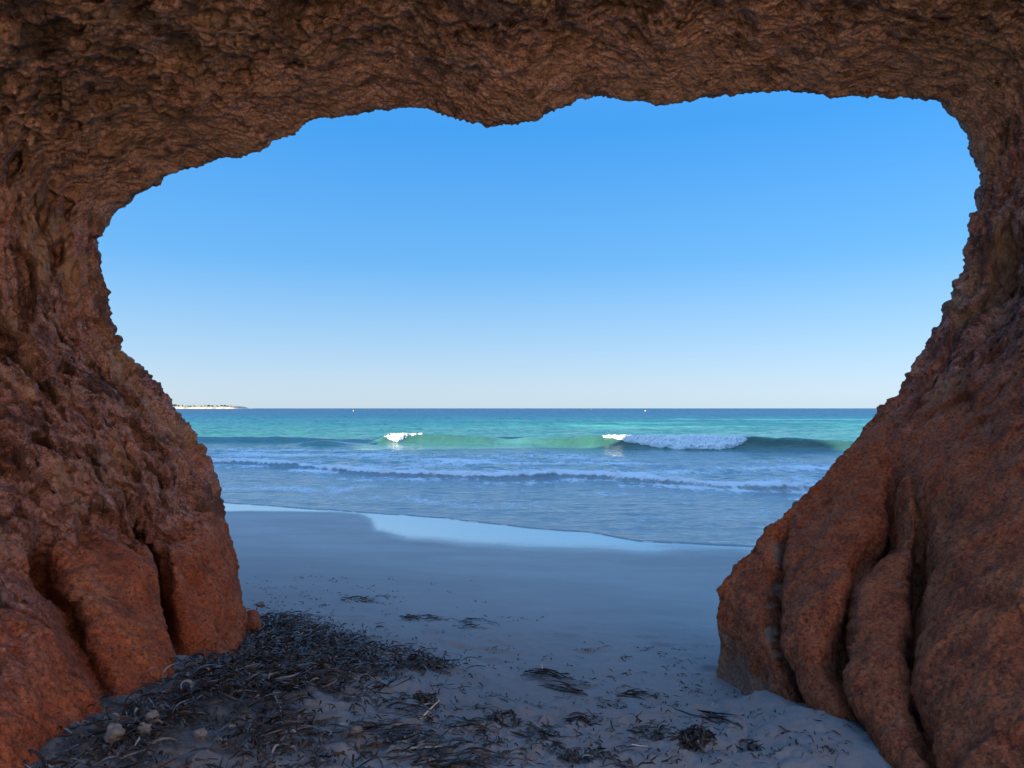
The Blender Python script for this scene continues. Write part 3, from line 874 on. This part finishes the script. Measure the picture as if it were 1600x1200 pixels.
def house(px, py_base, w, h, dp, flat, label):
    e = empty("house", (hx(px), HY - 30, hh(py_base)))
    tag(e, label, "house", "houses on the far headland")
    V, Fq = boxes([(-w / 2, w / 2, -dp / 2, dp / 2, -8, h)])
    o = mesh_from("wall", V, Fq, plaster_mat, None, smooth=False); o.parent = e
    if flat:
        V, Fq = boxes([(-w / 2 - .2, w / 2 + .2, -dp / 2 - .2, dp / 2 + .2, h, h + .6)])
        o = mesh_from("roof", V, Fq, plaster_mat, None, smooth=False); o.parent = e
    else:
        V = [(-w / 2 - .4, -dp / 2 - .4, h), (w / 2 + .4, -dp / 2 - .4, h), (w / 2 + .4, dp / 2 + .4, h), (-w / 2 - .4, dp / 2 + .4, h), (-w / 2 - .4, 0, h + 2), (w / 2 + .4, 0, h + 2)]
        Fq = [(0, 1, 5, 4), (2, 3, 4, 5), (0, 4, 3, 3), (1, 2, 5, 5), (0, 3, 2, 1)]
        me = bpy.data.meshes.new("roof")
        me.from_pydata(V, [], [tuple(dict.fromkeys(f)) for f in Fq])
        me.materials.append(roof_mat)
        o = bpy.data.objects.new("roof", me); S.collection.objects.link(o); o.parent = e
    nfl = max(1, int(h // 3.2))
    for fl in range(nfl):
        for k in range(max(1, int(w // 4))):
            xw = -w / 2 + (k + .5) * w / max(1, int(w // 4))
            z0 = .9 + fl * h / nfl
            V, Fq = boxes([(xw - .7, xw + .7, -dp / 2 - .08, -dp / 2 + .05, z0, z0 + 1.5)])
            o = mesh_from("window", V, Fq, win_mat, None, smooth=False); o.parent = e


house(270.5, 634.6, 9, 9.5, 9, True, "tall white flat roofed house at the left end of the headland, beside the arch")
house(289, 634.8, 9, 4.5, 8, False, "low house with tiled roof on the headland right of the first dark tree")
house(297, 635.2, 11, 4.2, 8, True, "wide flat roofed white house in the left half of the headland")
house(307, 635.0, 8, 4.6, 8, False, "small tiled roof house in the middle of the far headland")
house(317, 635.3, 12, 4.0, 8, True, "long low white house on the headland just left of the middle trees")
house(324, 634.9, 7, 5.0, 8, False, "narrow tiled house beside the middle trees of the headland")
house(342, 634.8, 10, 4.6, 8, True, "flat roofed house between the two groups of trees on the headland")
house(364, 635.3, 7, 3.4, 7, False, "last small house near the tip of the headland")


def far_tree(px, py_base, w, h, seed, label):
    e = empty("pine_tree", (hx(px), HY - 24, hh(py_base)))
    tag(e, label, "tree", "trees on the far headland")
    a = np.linspace(0, 2 * np.pi, 8, endpoint=False)
    V = np.array([(r_ * np.cos(t), r_ * np.sin(t), zz0) for r_, zz0 in ((.5, -6), (.35, h * .5)) for t in a])
    Fq = [(i, (i + 1) % 8, 8 + (i + 1) % 8, 8 + i) for i in range(8)]
    o = mesh_from("trunk", V, Fq, trunk_mat, None); o.parent = e
    n = 420
    r = np.random.default_rng(seed)
    c = r.normal(size=(n, 3)); c /= np.linalg.norm(c, axis=1, keepdims=True)
    c *= (r.random((n, 1)) ** .35) * (1 + .3 * perlin(c[:, :1] * 2 + seed, c[:, 1:2] * 2, c[:, 2:] * 2))
    c *= np.array([w / 2, w * .35, h * .36]); c[:, 2] += h * .62
    aa = r.normal(size=(n, 3)); bb = r.normal(size=(n, 3)); sz = w * .06
    V = np.concatenate([c + sz * aa, c - sz * aa * .6 + sz * bb, c - sz * bb], 0)
    Fq = np.stack([np.arange(n), np.arange(n) + n, np.arange(n) + 2 * n], -1)
    o = mesh_from("crown", V, Fq, crown_mat, None, smooth=False); o.parent = e


for px, pb, w, h, sd, lb in [
        (277.5, 635.0, 16, 8.5, 1, "broad dark pine right beside the tall white house on the headland"),
        (283.5, 635.2, 9, 6, 2, "smaller pine right of the broad dark pine on the headland"),
        (302, 635.6, 9, 4.5, 3, "low shrubby tree between two houses in the left half of the headland"),
        (330, 635.2, 13, 6.5, 4, "wide crowned pine in the middle of the headland"),
        (335.5, 635.4, 9, 5.5, 5, "round pine just right of the wide crowned pine in the middle"),
        (350, 635.2, 11, 6, 6, "pine at the left of the row near the headland tip"),
        (355, 635.2, 11, 6.2, 7, "middle pine of the row near the headland tip"),
        (359.5, 635.6, 9, 5, 8, "rightmost pine of the row near the headland tip")]:
    far_tree(px, pb, w, h, sd, lb)

# ------------------------------------------------------------------ buoys
bm_ = Mat("buoy_paint", rough=.4); buoy_mat = bm_.out(bm_.mix(bm_.noise(3, 2), (.40, .30, .09), (.46, .36, .14)))
bw_ = Mat("buoy_ring", rough=.5); ring_mat = bw_.out(bw_.mix(bw_.noise(3, 2), (.10, .10, .11), (.16, .16, .16)))


def lathe(profile, n=20):
    V, Fq = [], []
    for (r_, z_) in profile:
        for k in range(n):
            t = 2 * math.pi * k / n
            V.append((r_ * math.cos(t), r_ * math.sin(t), z_))
    for i in range(len(profile) - 1):
        for k in range(n):
            Fq.append((i * n + k, i * n + (k + 1) % n, (i + 1) * n + (k + 1) % n, (i + 1) * n + k))
    return V, Fq


def buoy(px, yd, s, label):
    e = empty("buoy", ((px - 800) / FOC * yd, yd, 0.0))
    tag(e, label, "buoy", "yellow buoys marking the bathing area")
    V, Fq = lathe([(0.001, -.5), (.35, -.45), (.55, -.1), (.62, .2), (.58, .55), (.42, .85), (.2, 1.02), (.001, 1.06)])
    o = mesh_from("float", np.array(V) * s, Fq, buoy_mat, None); o.parent = e
    V, Fq = lathe([(.60, .0), (.70, .05), (.70, .16), (.60, .21)])
    o = mesh_from("ring", np.array(V) * s, Fq, ring_mat, None); o.parent = e
    V, Fq = lathe([(.10, 1.0), (.10, 1.25), (.04, 1.32), (.001, 1.33)], 10)
    o = mesh_from("mooring_eye", np.array(V) * s, Fq, ring_mat, None); o.parent = e


buoy(553, 440, .8, "small yellow buoy on the sea left of the middle, above the left foam patch")
buoy(1008.5, 440, .8, "small yellow buoy on the sea above the broad right foam crest")
buoy(924, 1100, .9, "tiny distant buoy right on the horizon, left of the nearer right one")

# ------------------------------------------------------------------ seagrass leaves, stones
lm = Mat("seagrass_leaf", rough=.5, spec=.4)
lc_ = lm.attr("leaf_colour").outputs['Color']
leaf_mat = lm.out(lm.mix(m.math('MULTIPLY', 0.5, 1.0) if False else .35, lc_, lm.mix(lm.noise(60, 3), (.012, .010, .010), (.10, .075, .055))), lm.bump(lm.noise(180, 2), .3, .002))
DARK = [(.005, .005, .006), (.007, .007, .008), (.010, .009, .010), (.014, .011, .011), (.022, .015, .012), (.05, .028, .018)]
PALE = [(.15, .17, .19), (.21, .24, .27), (.28, .30, .31), (.12, .12, .125)]


class Leaves:
    def __init__(self):
        self.V, self.F, self.C = [], [], []

    def add(self, x, y, z, ang, L, w, curl, lift, col, tilt=0.0, rise=0.0, segs=6):
        n0 = len(self.V)
        px, py = x, y
        ph = random.uniform(0, 6.28)
        for k in range(segs + 1):
            t = k / segs
            a = ang + curl * (t - .5)
            if k:
                px += math.cos(a) * L / segs
                py += math.sin(a) * L / segs
            hz = z + lift * math.sin(math.pi * t) + rise * t * L + .004 * math.sin(ph + 5 * t)
            ww = w * (1 - .55 * abs(2 * t - 1) ** 3) * .5
            ct, st_ = math.cos(tilt + .8 * math.sin(ph + 3 * t)), math.sin(tilt + .8 * math.sin(ph + 3 * t))
            ox, oy = -math.sin(a) * ww * ct, math.cos(a) * ww * ct
            self.V.append((px + ox, py + oy, hz + ww * st_))
            self.V.append((px - ox, py - oy, hz - ww * st_ + .001))
            self.C += [col, col]
            if k:
                b = n0 + 2 * k
                self.F.append((b - 2, b - 1, b + 1, b))

    def build(self, name, loc=None):
        V = np.array(self.V)
        # keep leaves out of the sand
        g = sand_h(V[:, 0], V[:, 1]) + .0015
        V[:, 2] = np.maximum(V[:, 2], g)
        return mesh_from(name, V, self.F, leaf_mat, loc=loc, attrs={"leaf_colour": np.array(self.C)})


def pick(pale):
    return random.choice(PALE) if random.random() < pale else random.choice(DARK)


# the thick mat: an outline on the sand, filled
MAT = np.array([ground_at(*p) for p in [(40, 1230), (110, 1165), (230, 1095), (330, 1030), (392, 966), (450, 962), (520, 985), (600, 1010), (655, 1022), (700, 1048), (650, 1058), (590, 1066), (588, 1085), (545, 1115), (520, 1150), (500, 1215)]])


def inside(poly, x, y):
    c = False
    n = len(poly)
    for i in range(n):
        x1, y1 = poly[i]; x2, y2 = poly[(i + 1) % n]
        if (y1 > y) != (y2 > y) and x < (x2 - x1) * (y - y1) / (y2 - y1) + x1:
            c = not c
    return c


def edge_dist(poly, x, y):
    best = 9
    n = len(poly)
    for i in range(n):
        x1, y1 = poly[i]; x2, y2 = poly[(i + 1) % n]
        t = max(0, min(1, ((x - x1) * (x2 - x1) + (y - y1) * (y2 - y1)) / ((x2 - x1) ** 2 + (y2 - y1) ** 2 + 1e-9)))
        best = min(best, math.hypot(x - x1 - t * (x2 - x1), y - y1 - t * (y2 - y1)))
    return best


lv = Leaves()
lo, hi = MAT.min(0), MAT.max(0)
cnt = 0
while cnt < 9800:
    x = random.uniform(lo[0] - .1, hi[0] + .15); y = random.uniform(lo[1] - .1, hi[1] + .15)
    ins = inside(MAT, x, y)
    ed = edge_dist(MAT, x, y)
    dens = (.16 + .84 * min(1, ed / .32) ** 1.3) if ins else .16 * math.exp(-ed / .10)
    nz = float(perlin(x * 3.2, y * 3.2, 4.4))
    if random.random() > dens * (1.0 if nz > .02 or x < -1.2 else max(.06, 1 + 2.6 * (nz - .02))):
        continue
    cnt += 1
    deep = min(1, ed / .3) if ins else 0
    z = float(sand_h(x, y)) + random.random() * (.010 + .038 * deep)
    L = random.choice((.02, .03, .04, .05, .06, .09, .14)) * random.uniform(.7, 1.2)
    lv.add(x, y, z, random.gauss(.45, .7) if random.random() < .5 else random.uniform(0, 6.28), L, random.uniform(.005, .010), random.gauss(0, 1.5), random.uniform(0, .022), pick(.17), random.uniform(-.8, .8), random.gauss(0, .16))
tag(lv.build("seagrass_litter"), "thick dark heap of dried seagrass leaves against the left foot of the arch", "seagrass", kind="stuff")

# thin scraps strewn over the sand
lv = Leaves()
zones = [((380, 900, 620, 965), 110, .05), ((560, 1075, 760, 1200), 190, .10), ((740, 1085, 1060, 1200), 230, .08), ((1040, 1075, 1330, 1200), 130, .05), ((640, 960, 860, 1060), 60, .05), ((860, 1000, 1120, 1085), 80, .07), ((480, 900, 760, 1000), 40, .04)]
for (x0, y0, x1, y1), n, L in zones:
    for _ in range(n):
        x, y = ground_at(random.uniform(x0, x1), random.uniform(y0, y1))
        lv.add(x, y, float(sand_h(x, y)) + .003, random.gauss(-.1, .8) if random.random() < .75 else random.uniform(0, 6.28), L * random.uniform(.3, 1.3), random.uniform(.003, .008), random.gauss(0, 1.0), random.uniform(0, .008), pick(.10), random.uniform(-.4, .4), 0)
        if random.random() < .4:
            for _k in range(3):
                lv.add(x + random.gauss(0, .03), y + random.gauss(0, .03), float(sand_h(x, y)) + .003, random.uniform(0, 6.28), L * random.uniform(.15, .5), random.uniform(.004, .009), random.gauss(0, 1.5), .004, pick(.05))
tag(lv.build("seagrass_scraps"), "loose dark scraps of seagrass strewn thinly over the sand", "seagrass", kind="stuff")


def clump(px, py, rx, ry, n, L, ang, spread, h, pale, label, w=(.006, .011)):
    """rx, ry: half extents on the sand in metres"""
    cx, cy = ground_at(px, py)
    lv = Leaves()
    for _ in range(n):
        while True:
            a, b = random.uniform(-1, 1), random.uniform(-1, 1)
            if a * a + b * b < 1: break
        x, y = cx + a * rx, cy + b * ry
        r2_ = 1 - math.hypot(a, b)
        z = float(sand_h(x, y)) + .003 + random.random() * h * r2_
        ll = L * random.uniform(.45, 1.2)
        aa = random.gauss(ang, spread)
        lv.add(x - math.cos(aa) * ll / 2, y - math.sin(aa) * ll / 2, z, aa, ll, random.uniform(*w), random.gauss(0, .7), random.uniform(0, .5) * h, pick(pale), random.uniform(-.6, .6), random.gauss(0, .08))
    o = lv.build("seagrass_clump", loc=(cx, cy, float(sand_h(cx, cy))))
    tag(o, label, "seagrass clump", "small clumps of dry seagrass on the sand")


for c in [
        (560, 938, .17, .10, 26, .13, -.1, .4, .01, .05, "sparse flat clump of dark strands nearest the sea, right of the left pillar"),
        (600, 933, .05, .03, 7, .10, .3, .4, .02, 0, "tiny dark twiglike clump alone on smooth sand, farthest from the arch"),
        (660, 966, .15, .12, 34, .14, -.05, .35, .015, .05, "flat spread clump of strands on the smooth sand above the seagrass heap's tip"),
        (738, 975, .17, .20, 22, .17, -.35, .5, .015, .12, "loose clump of long thin strands right of the other two on smooth sand"),
        (660, 1037, .14, .12, 170, .09, 0, 1.2, .06, .12, "dense dark knot of seagrass at the pointed end of the big heap"),
        (850, 1058, .10, .10, 26, .22, -.55, .14, .03, .05, "bundle of long dark straight leaves lying slantwise in the middle of the sand"),
        (885, 1078, .07, .09, 24, .20, -.6, .16, .03, .1, "shorter slanting bundle at the lower end of the long dark bundle"),
        (997, 1087, .08, .05, 16, .14, -.3, .35, .02, .05, "small dark forked clump just above the sand ledge"),
        (1112, 1125, .06, .10, 12, .20, -.75, .25, .02, .05, "dark curved pair of leaves on the raised sand before the right pillar"),
        (1088, 1150, .065, .045, 120, .05, 0, 1.4, .045, 0, "compact dark brown furry lump on the raised sand"),
        (788, 1123, .07, .08, 45, .07, 1.0, 1.4, .035, .02, "dark starlike tuft below the sand ledge in the middle"),
        (664, 1098, .06, .05, 40, .08, -.3, .8, .035, .05, "dark tuft tucked under a flat pale stone"),
        (718, 1136, .07, .06, 14, .13, -.5, .6, .03, .05, "small hooked clump of broad leaves right of the pale stone tuft"),
        (640, 1112, .13, .08, 13, .17, -.35, .5, .04, .2, "wiry clump of long looping strands right of the big heap"),
        (600, 1165, .18, .09, 55, .14, .35, .55, .05, .1, "large tangle of long broad leaves near the round pale pebble"),
        (700, 1186, .18, .07, 48, .14, .25, .5, .05, .16, "wide tangle of long strands at the near edge of the sand"),
        (845, 1148, .10, .06, 20, .15, -.55, .5, .03, .02, "long brown arched clump low in the middle of the sand"),
        (940, 1184, .15, .05, 60, .07, 0, 1.2, .03, .03, "crumbled dark clump at the near edge, right of the middle"),
        (905, 1125, .06, .04, 18, .10, -.2, .5, .02, 0, "small faint brown clump below the ledge, right of the middle"),
        (1170, 1170, .05, .05, 22, .06, .3, 1.0, .025, .05, "small crumbly clump on raised sand nearest the right pillar"),
        (1015, 1150, .08, .05, 30, .07, .1, .9, .025, .03, "low ragged clump left of the furry brown lump")]:
    clump(*c)


def straw(px, py, L, ang, rise, label):
    x, y = ground_at(px, py)
    n = 8
    V, Fq = [], []
    K_ = 9
    bend = random.uniform(-.15, .15)
    for k in range(K_):
        t = k / (K_ - 1)
        cx = x + math.cos(ang + bend * t) * L * t; cy = y + math.sin(ang + bend * t) * L * t
        cz = float(sand_h(x, y)) + .004 + rise * L * t
        r_ = .0035 * (1 - .5 * t)
        for q_ in range(n):
            a = 2 * math.pi * q_ / n
            V.append((cx + r_ * math.cos(a), cy + .3 * r_ * math.cos(a), cz + r_ * math.sin(a)))
    for k in range(K_ - 1):
        for q_ in range(n):
            Fq.append((k * n + q_, k * n + (q_ + 1) % n, (k + 1) * n + (q_ + 1) % n, (k + 1) * n + q_))
    o = mesh_from("straw", V, Fq, straw_mat, loc=(x, y, float(sand_h(x, y))))
    tag(o, label, "straw", "pale dry straws on the sand")


sm_ = Mat("pale_straw", rough=.6); straw_mat = sm_.out(sm_.mix(sm_.noise(80, 3), (.50, .48, .42), (.66, .64, .58)))
for s_ in [(658, 1124, .10, .9, .45, "pale straw leaning on the tuft under the flat stone"), (1106, 1118, .075, 1.0, .5, "pale straw standing by the curved leaves on the raised sand"),
           (847, 1050, .03, 1.4, 1.2, "short pale straw upright beside the long dark bundle"), (486, 886, .12, -.6, .02, "lone pale straw on smooth sand close to the left pillar"),
           (988, 1165, .06, -.5, .05, "short pale bluish straw low on the near sand"), (640, 1170, .14, -.55, .25, "long pale straw across the tangle near the pebble")]:
    straw(*s_)

# stones
st_m = Mat("pale_stone", rough=.85); stone_mat = st_m.out(st_m.mix(st_m.noise(35, 5), (.09, .09, .088), (.20, .195, .18)), st_m.bump(st_m.noise(50, 4), .5, .01))
st_r = Mat("rusty_stone", rough=.9); rust_mat = st_r.out(st_r.mix(st_r.noise(25, 6), (.13, .040, .022), (.30, .10, .05)), st_r.bump(st_r.noise(60, 5), .8, .015))


def stone(px, py, r_, flat, seed, label, name="pebble", cat="pebble", mat=None, group="stones lying at the foot of the arch", sink=.3, up=0.0):
    x, y = ground_at(px, py)
    nu, nv = 36, 22
    th = np.linspace(0, 2 * np.pi, nu)[:, None]; ph = np.linspace(-np.pi / 2, np.pi / 2, nv)[None, :]
    d_ = np.stack([np.cos(th) * np.cos(ph), np.sin(th) * np.cos(ph) + 0 * th, np.sin(ph) + 0 * th], -1)
    rr = r_ * (1 + .38 * perlin(d_[..., 0] * 1.3 + seed, d_[..., 1] * 1.3, d_[..., 2] * 1.3) + .12 * perlin(d_[..., 0] * 4 + seed, d_[..., 1] * 4, d_[..., 2] * 4))
    Pp = d_ * rr[..., None] * np.array([1.0, .85, flat])
    z0 = float(sand_h(x, y))
    Pp = Pp + np.array([x, y, z0 + r_ * flat * (1 - 2 * sink) + up])
    o = mesh_from(name, Pp.reshape(-1, 3), grid_faces(nu, nv), mat or stone_mat, loc=(x, y, z0))
    tag(o, label, cat, group)


stone(557, 1152, .020, .75, 1.0, "round pale pebble among leaves right of the seagrass heap", up=.02)
stone(668, 1091, .034, .45, 2.0, "flat pale stone lying on a dark tuft of seagrass", up=.025)
stone(828, 1187, .020, .7, 3.0, "small pale pebble at the near edge of the bare sand")
stone(407, 947, .035, .7, 4.0, "grey pebble just right of the left pillar's foot")
stone(178, 1166, .032, .85, 5.0, "lumpy pale stone in the seagrass heap, nearest the left pillar", up=.03)
stone(238, 1138, .024, .9, 6.0, "pale rounded stone, upper of a touching pair in the seagrass heap", up=.03)
stone(226, 1156, .022, .8, 7.0, "pale pointed stone, lower of a touching pair in the seagrass heap", up=.03)
stone(312, 1164, .022, .8, 8.0, "small pale stone in the seagrass heap, right of the touching pair", up=.03)
stone(386, 985, .11, .9, 9.0, "rusty red boulder wedged at the seaward corner of the left pillar", "boulder", "boulder", rust_mat, sink=.4)
